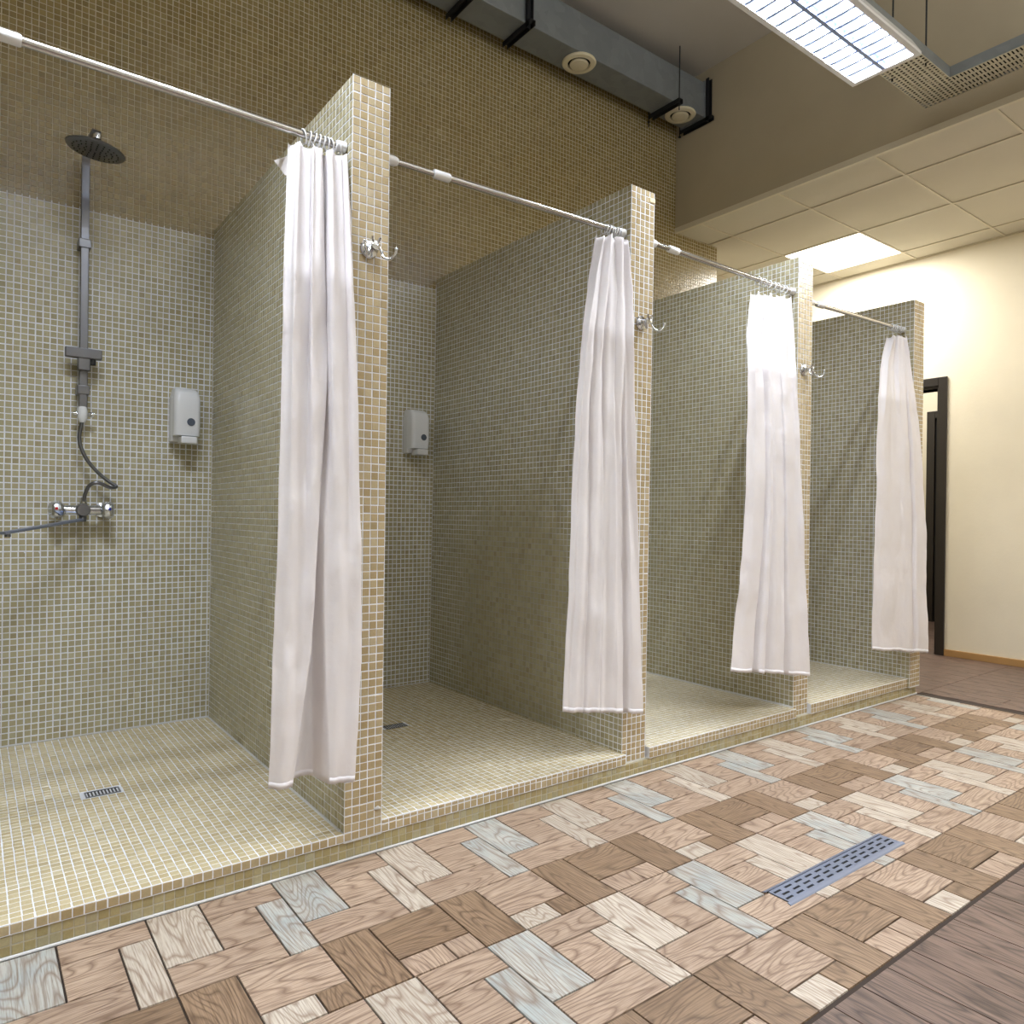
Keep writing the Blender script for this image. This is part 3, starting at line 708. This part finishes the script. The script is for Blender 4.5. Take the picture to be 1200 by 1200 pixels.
for s in (-1, 1):
    b = B(); vs = [(x0, s*.043, .0003), (x1, s*.043, .0003), (x1, s*.040, .0028), (x0, s*.040, .0028), (x1, s*.032, .0045), (x0, s*.032, .0045)]
    V_ = [b.verts.new(v_) for v_ in vs]; b.faces.new((V_[0], V_[1], V_[2], V_[3])); b.faces.new((V_[3], V_[2], V_[4], V_[5])); bmesh.ops.recalc_face_normals(b, faces=b.faces[:])
    o = obj('drain_rim', b, M_STEEL, gd); sd = o.modifiers.new('thickness', 'SOLIDIFY'); sd.thickness = .0015
# ------------------------------------------------------------------ duct
dy0, dy1, dz0, dz1, dxe = 1.185, 1.375, 3.592, 3.82, 3.035
du = empty('air_duct', (1.0, (dy0+dy1)/2, dz0), 'grey galvanised rectangular air duct hung along the top of the tiled back wall', 'duct')
def dbx(a, c): return box(B(), (a[0]-1, a[1]-(dy0+dy1)/2, a[2]-dz0), (c[0]-1, c[1]-(dy0+dy1)/2, c[2]-dz0))
obj('duct_body', dbx((-1.6, dy0, dz0), (dxe, dy1, dz1)), M_GALV, du, bevel=.004)
for xs in (-.4, .85, 2.1):
    if xs > 1.9: continue
    obj('duct_seam', dbx((xs-.012, dy0-.004, dz0-.004), (xs+.012, dy1+.004, dz1+.004)), M_GALV, du)
obj('end_flange', dbx((dxe-.006, dy0-.008, dz0-.008), (dxe+.004, dy1+.008, dz1+.008)), M_GALV, du)
for xs, lab in ((1.985, 'round cream air valve under the middle of the duct'), (2.885, 'round cream air valve at the far end of the duct')):
    v = empty('air_valve', (xs, (dy0+dy1)/2-.02, dz0-.001), lab, 'vent', 'round air valves under the duct')
    b = B(); lathe(b, [(.070, 0), (.098, 0), (.101, -.006), (.095, -.014), (.072, -.018), (.066, -.012), (.066, 0)], (0, 0, 0), Z, 40); obj('valve_rim', b, M_VENT, v, smooth=True)
    b = B(); lathe(b, [(.066, -.001), (0, -.001)], (0, 0, 0), Z, 32); obj('valve_throat', b, M_BLACK, v)
    b = B(); lathe(b, [(0, -.004), (.05, -.006), (.056, -.014), (.052, -.022), (.03, -.027), (0, -.029)], (0, 0, 0), Z, 32); obj('valve_disc', b, M_VENT, v, smooth=True)
HG = ['leftmost dark strut hanger under the duct', 'second dark strut hanger under the duct, at the front edge with an upright', 'dark strut hanger with thin rods beside the far air valve', 'dark strut hanger closing the far end of the duct']
for k, xs in enumerate((1.165, 1.54, 2.745, 3.058)):
    h = empty('duct_hanger', (xs, dy0, dz0), HG[k], 'hanger')
    b = B(); box(b, (-.018, -.045, -.034), (.018, -.041+.27, -.002)) if False else None
    for a, c in (((-.018, -.05, -.03), (-.014, .205, -.002)), ((.014, -.05, -.03), (.018, .205, -.002)), ((-.018, -.05, -.006), (.018, .205, -.002))): box(b, a, c)
    obj('strut', b, M_DARK, h)
    if k in (0, 1, 3):
        b = B()
        for a, c in (((-.018, -.032, -.03), (-.014, -.008, .34 if k < 3 else .25)), ((.014, -.032, -.03), (.018, -.008, .34 if k < 3 else .25)), ((-.018, -.012, -.03), (.018, -.008, .34 if k < 3 else .25))): box(b, a, c)
        obj('upright', b, M_DARK, h)
    if k == 2 or k == 3:
        for yy in ((-.035, .225) if k == 2 else (.225,)):
            b = B(); tube(b, [(0, yy, -.07 if k == 2 else -.03), (0, yy, ZC-dz0)], .0035, 8); obj('threaded_rod', b, M_DARK, h)
            b = B(); lathe(b, [(0, 0), (.009, 0), (.009, .007), (0, .007)], (0, yy, -.040), Z, 6); obj('nut', b, M_DARK, h)
# ------------------------------------------------------------------ perforated cable tray
ct = empty('cable_tray', (2.6, -.33, 3.0), 'perforated galvanised cable tray turning a corner behind the ceiling lamp', 'cable tray')
def perf(b, x0, x1, y0, y1, z, px, py, hx, hy):
    nx = max(1, int((x1-x0)/px)); ny = max(1, int((y1-y0)/py)); px = (x1-x0)/nx; py = (y1-y0)/ny
    for i in range(nx):
        for j in range(ny):
            cx, cy = x0+(i+.5)*px, y0+(j+.5)*py
            O_ = [(x0+i*px, y0+j*py), (x0+(i+1)*px, y0+j*py), (x0+(i+1)*px, y0+(j+1)*py), (x0+i*px, y0+(j+1)*py)]
            I_ = [(cx+sx*hx, cy+sy*hy) for sx, sy in ((-1, -1), (1, -1), (1, 1), (-1, 1))]
            vo = [b.verts.new((*p_, z)) for p_ in O_]; vi = [b.verts.new((*p_, z)) for p_ in I_]
            for q in range(4): b.faces.new((vo[q], vo[(q+1) % 4], vi[(q+1) % 4], vi[q]))
TX0, TX1, TY0, TY1 = -.9, 2.985, -.43, -.24
b = B(); perf(b, TX0-2.6, TX1-2.6, TY0+.33, TY1+.33, 0, .022, .021, .006, .006)
o = obj('tray_base', b, M_TRAYM, ct); sd = o.modifiers.new('thickness', 'SOLIDIFY'); sd.thickness = .0015
b = B(); perf(b, 2.80-2.6, TX1-2.6, -2.6+.33, TY0+.33, 0, .046, .016, .016, .0035)
o = obj('tray_base', b, M_TRAYM, ct); sd = o.modifiers.new('thickness', 'SOLIDIFY'); sd.thickness = .0015
b = B(); box(b, (TX0-2.6, TY1+.33-.0015, 0), (TX1-2.6, TY1+.33, .05)); box(b, (TX0-2.6, TY0+.33, 0), (2.80-2.6, TY0+.3315, .05))
box(b, (TX1-2.6015, -2.27, 0), (TX1-2.6, TY1+.33, .05)); box(b, (.2, -2.27, 0), (.2015, TY0+.33, .05))
obj('tray_side', b, M_GALV, ct)
for k_ in range(5):  # dark cables added behind the perforations so the holes look dark
    yy = TY0+.33+.03+.032*k_; b = B()
    tube(b, spline([(TX0-2.6, yy, .012), (-1.5, yy+.006, .013), (-.6, yy-.005, .012), (.1, yy, .013), (.24+.03*k_, yy-.01, .013), (.25+.026*k_, -.4, .014), (.25+.026*k_, -1.2, .013), (.25+.026*k_, -2.27, .013)], 4), .011, 8)
    obj('cable', b, M_DARK if k_ % 2 else M_BLACK, ct, smooth=True)
for px_, py_ in ((2.60, -.41), (2.60, -.26), (.2, -.41), (.2, -.26), (2.82, -1.6), (2.96, -1.6)):
    b = B(); tube(b, [(px_-2.6, py_+.33, -.012), (px_-2.6, py_+.33, ZC-3.0)], .004, 8); obj('hanger_rod', b, M_DARK, ct)
# ------------------------------------------------------------------ louvred ceiling lamps
def louvre_lamp(x0, x1, yc, z, label, power, up=0):
    w = .30; L = x1-x0; xc = (x0+x1)/2
    t = empty('ceiling_lamp', (xc, yc, z), label, 'ceiling lamp')
    b = B(); Hh = .075
    box(b, (-L/2, -w/2, 0), (L/2, -w/2+.022, .012)); box(b, (-L/2, w/2-.022, 0), (L/2, w/2, .012))
    box(b, (-L/2, -w/2+.022, 0), (-L/2+.022, w/2-.022, .012)); box(b, (L/2-.022, -w/2+.022, 0), (L/2, w/2-.022, .012))
    # sloping sides and top
    lo = [b.verts.new(p_) for p_ in ((-L/2, -w/2, .012), (L/2, -w/2, .012), (L/2, w/2, .012), (-L/2, w/2, .012))]
    hi = [b.verts.new(p_) for p_ in ((-L/2+.01, -w/2+.035, Hh), (L/2-.01, -w/2+.035, Hh), (L/2-.01, w/2-.035, Hh), (-L/2+.01, w/2-.035, Hh))]
    for q in range(4): b.faces.new((lo[q], lo[(q+1) % 4], hi[(q+1) % 4], hi[q]))
    b.faces.new(hi); obj('housing', b, M_WHITEP, t)
    b = B(); ys2 = (-w/2+.022, -.008, .008, w/2-.022)
    box(b, (-L/2+.022, -.008, .001), (L/2-.022, .008, .03))
    for y_a, y_b in ((ys2[0], ys2[1]), (ys2[2], ys2[3])):
        nc = 14
        for k in range(1, nc): xk = -L/2+.022+(L-.044)*k/nc; box(b, (xk-.006, y_a, .004), (xk+.006, y_b, .022))
    obj('louvre', b, mat('louvre_aluminium', (150, 168, 206), .3, .2) if 'louvre_aluminium' not in bpy.data.materials else bpy.data.materials['louvre_aluminium'], t)
    for yy in (-.072, .072):
        b = B(); tube(b, [(-L/2+.03, yy, .052), (L/2-.03, yy, .052)], .008, 12)
        obj('tube', b, M_TUBE, t, smooth=True)
        ld = bpy.data.lights.new('lamp_light', 'AREA'); ld.shape = 'RECTANGLE'; ld.size = L-.06; ld.size_y = .06; ld.energy = power/2; ld.color = TUBE_COL; ld.spread = math.radians(TUBE_SPREAD)
        lo_ = bpy.data.objects.new('lamp_light', ld); C.objects.link(lo_); lo_.parent = t; lo_.location = (0, yy, .036)
    if up:      # added upward fill, brightens the ceiling and upper walls
        ld = bpy.data.lights.new('upward_fill', 'AREA'); ld.shape = 'RECTANGLE'; ld.size = L-.06; ld.size_y = .2; ld.energy = up; ld.color = TUBE_COL
        lo_ = bpy.data.objects.new('upward_fill', ld); C.objects.link(lo_); lo_.parent = t; lo_.location = (0, 0, Hh+.006); lo_.rotation_euler = (PI, 0, 0)
    for xx in (-L/2+.2, L/2-.2):
        b = B(); tube(b, [(xx, 0, Hh), (xx, 0, ZC-z)], .003, 8); obj('suspension_rod', b, M_DARK, t)
M_TUBE = mat('lit_tube', (255, 255, 255), .5, emit=TUBE_COL, power=6)
louvre_lamp(1.36, 2.357, -.35, 2.9, 'bright louvred fluorescent lamp at the top of the view, next to the cable tray', TUBE_W)
louvre_lamp(-1.20, -.20, -.35, 2.9, 'louvred fluorescent lamp over the first stall, above the view', TUBE_W)
louvre_lamp(-.75, .51, -2.35, 2.9, 'louvred fill lamp added behind the viewpoint, left one', BACK_W, UP_W)  # unseen lamp added as fill from behind
louvre_lamp(1.10, 2.357, -2.35, 2.9, 'louvred fill lamp added behind the viewpoint, right one', BACK_W, UP_W)  # second unseen fill lamp, added alongside
# recessed panel light in the suspended ceiling
def panel_light(x0, x1, y0, y1, z, label, power):
    t = empty('panel_light', ((x0+x1)/2, (y0+y1)/2, z), label, 'ceiling light'); a, c = (x1-x0)/2, (y1-y0)/2
    obj('diffuser', box(B(), (-a, -c, .004), (a, c, .012)), mat('lit_diffuser', (255, 255, 255), .5, emit=(1, .97, .88), power=3.5), t)
    ld = bpy.data.lights.new('panel_lamp', 'AREA'); ld.shape = 'RECTANGLE'; ld.size = 2*a; ld.size_y = 2*c; ld.energy = power; ld.color = PANEL_COL
    lo_ = bpy.data.objects.new('panel_lamp', ld); C.objects.link(lo_); lo_.parent = t; lo_.location = (0, 0, .002)
panel_light(*LP, ZD, 'glowing square panel light in the suspended ceiling', PANEL_W)
panel_light(*LP2, ZD, 'square fill panel added in the suspended ceiling, right of the view', PANEL_W)  # extra panel added out of view to brighten cream wall and partition ends
panel_light(5.6, 6.2, 1.3, 1.9, 2.888, 'unseen panel light added to light the room beyond the doorway', PANEL_W*.7)  # no source in view here, added to light the far room
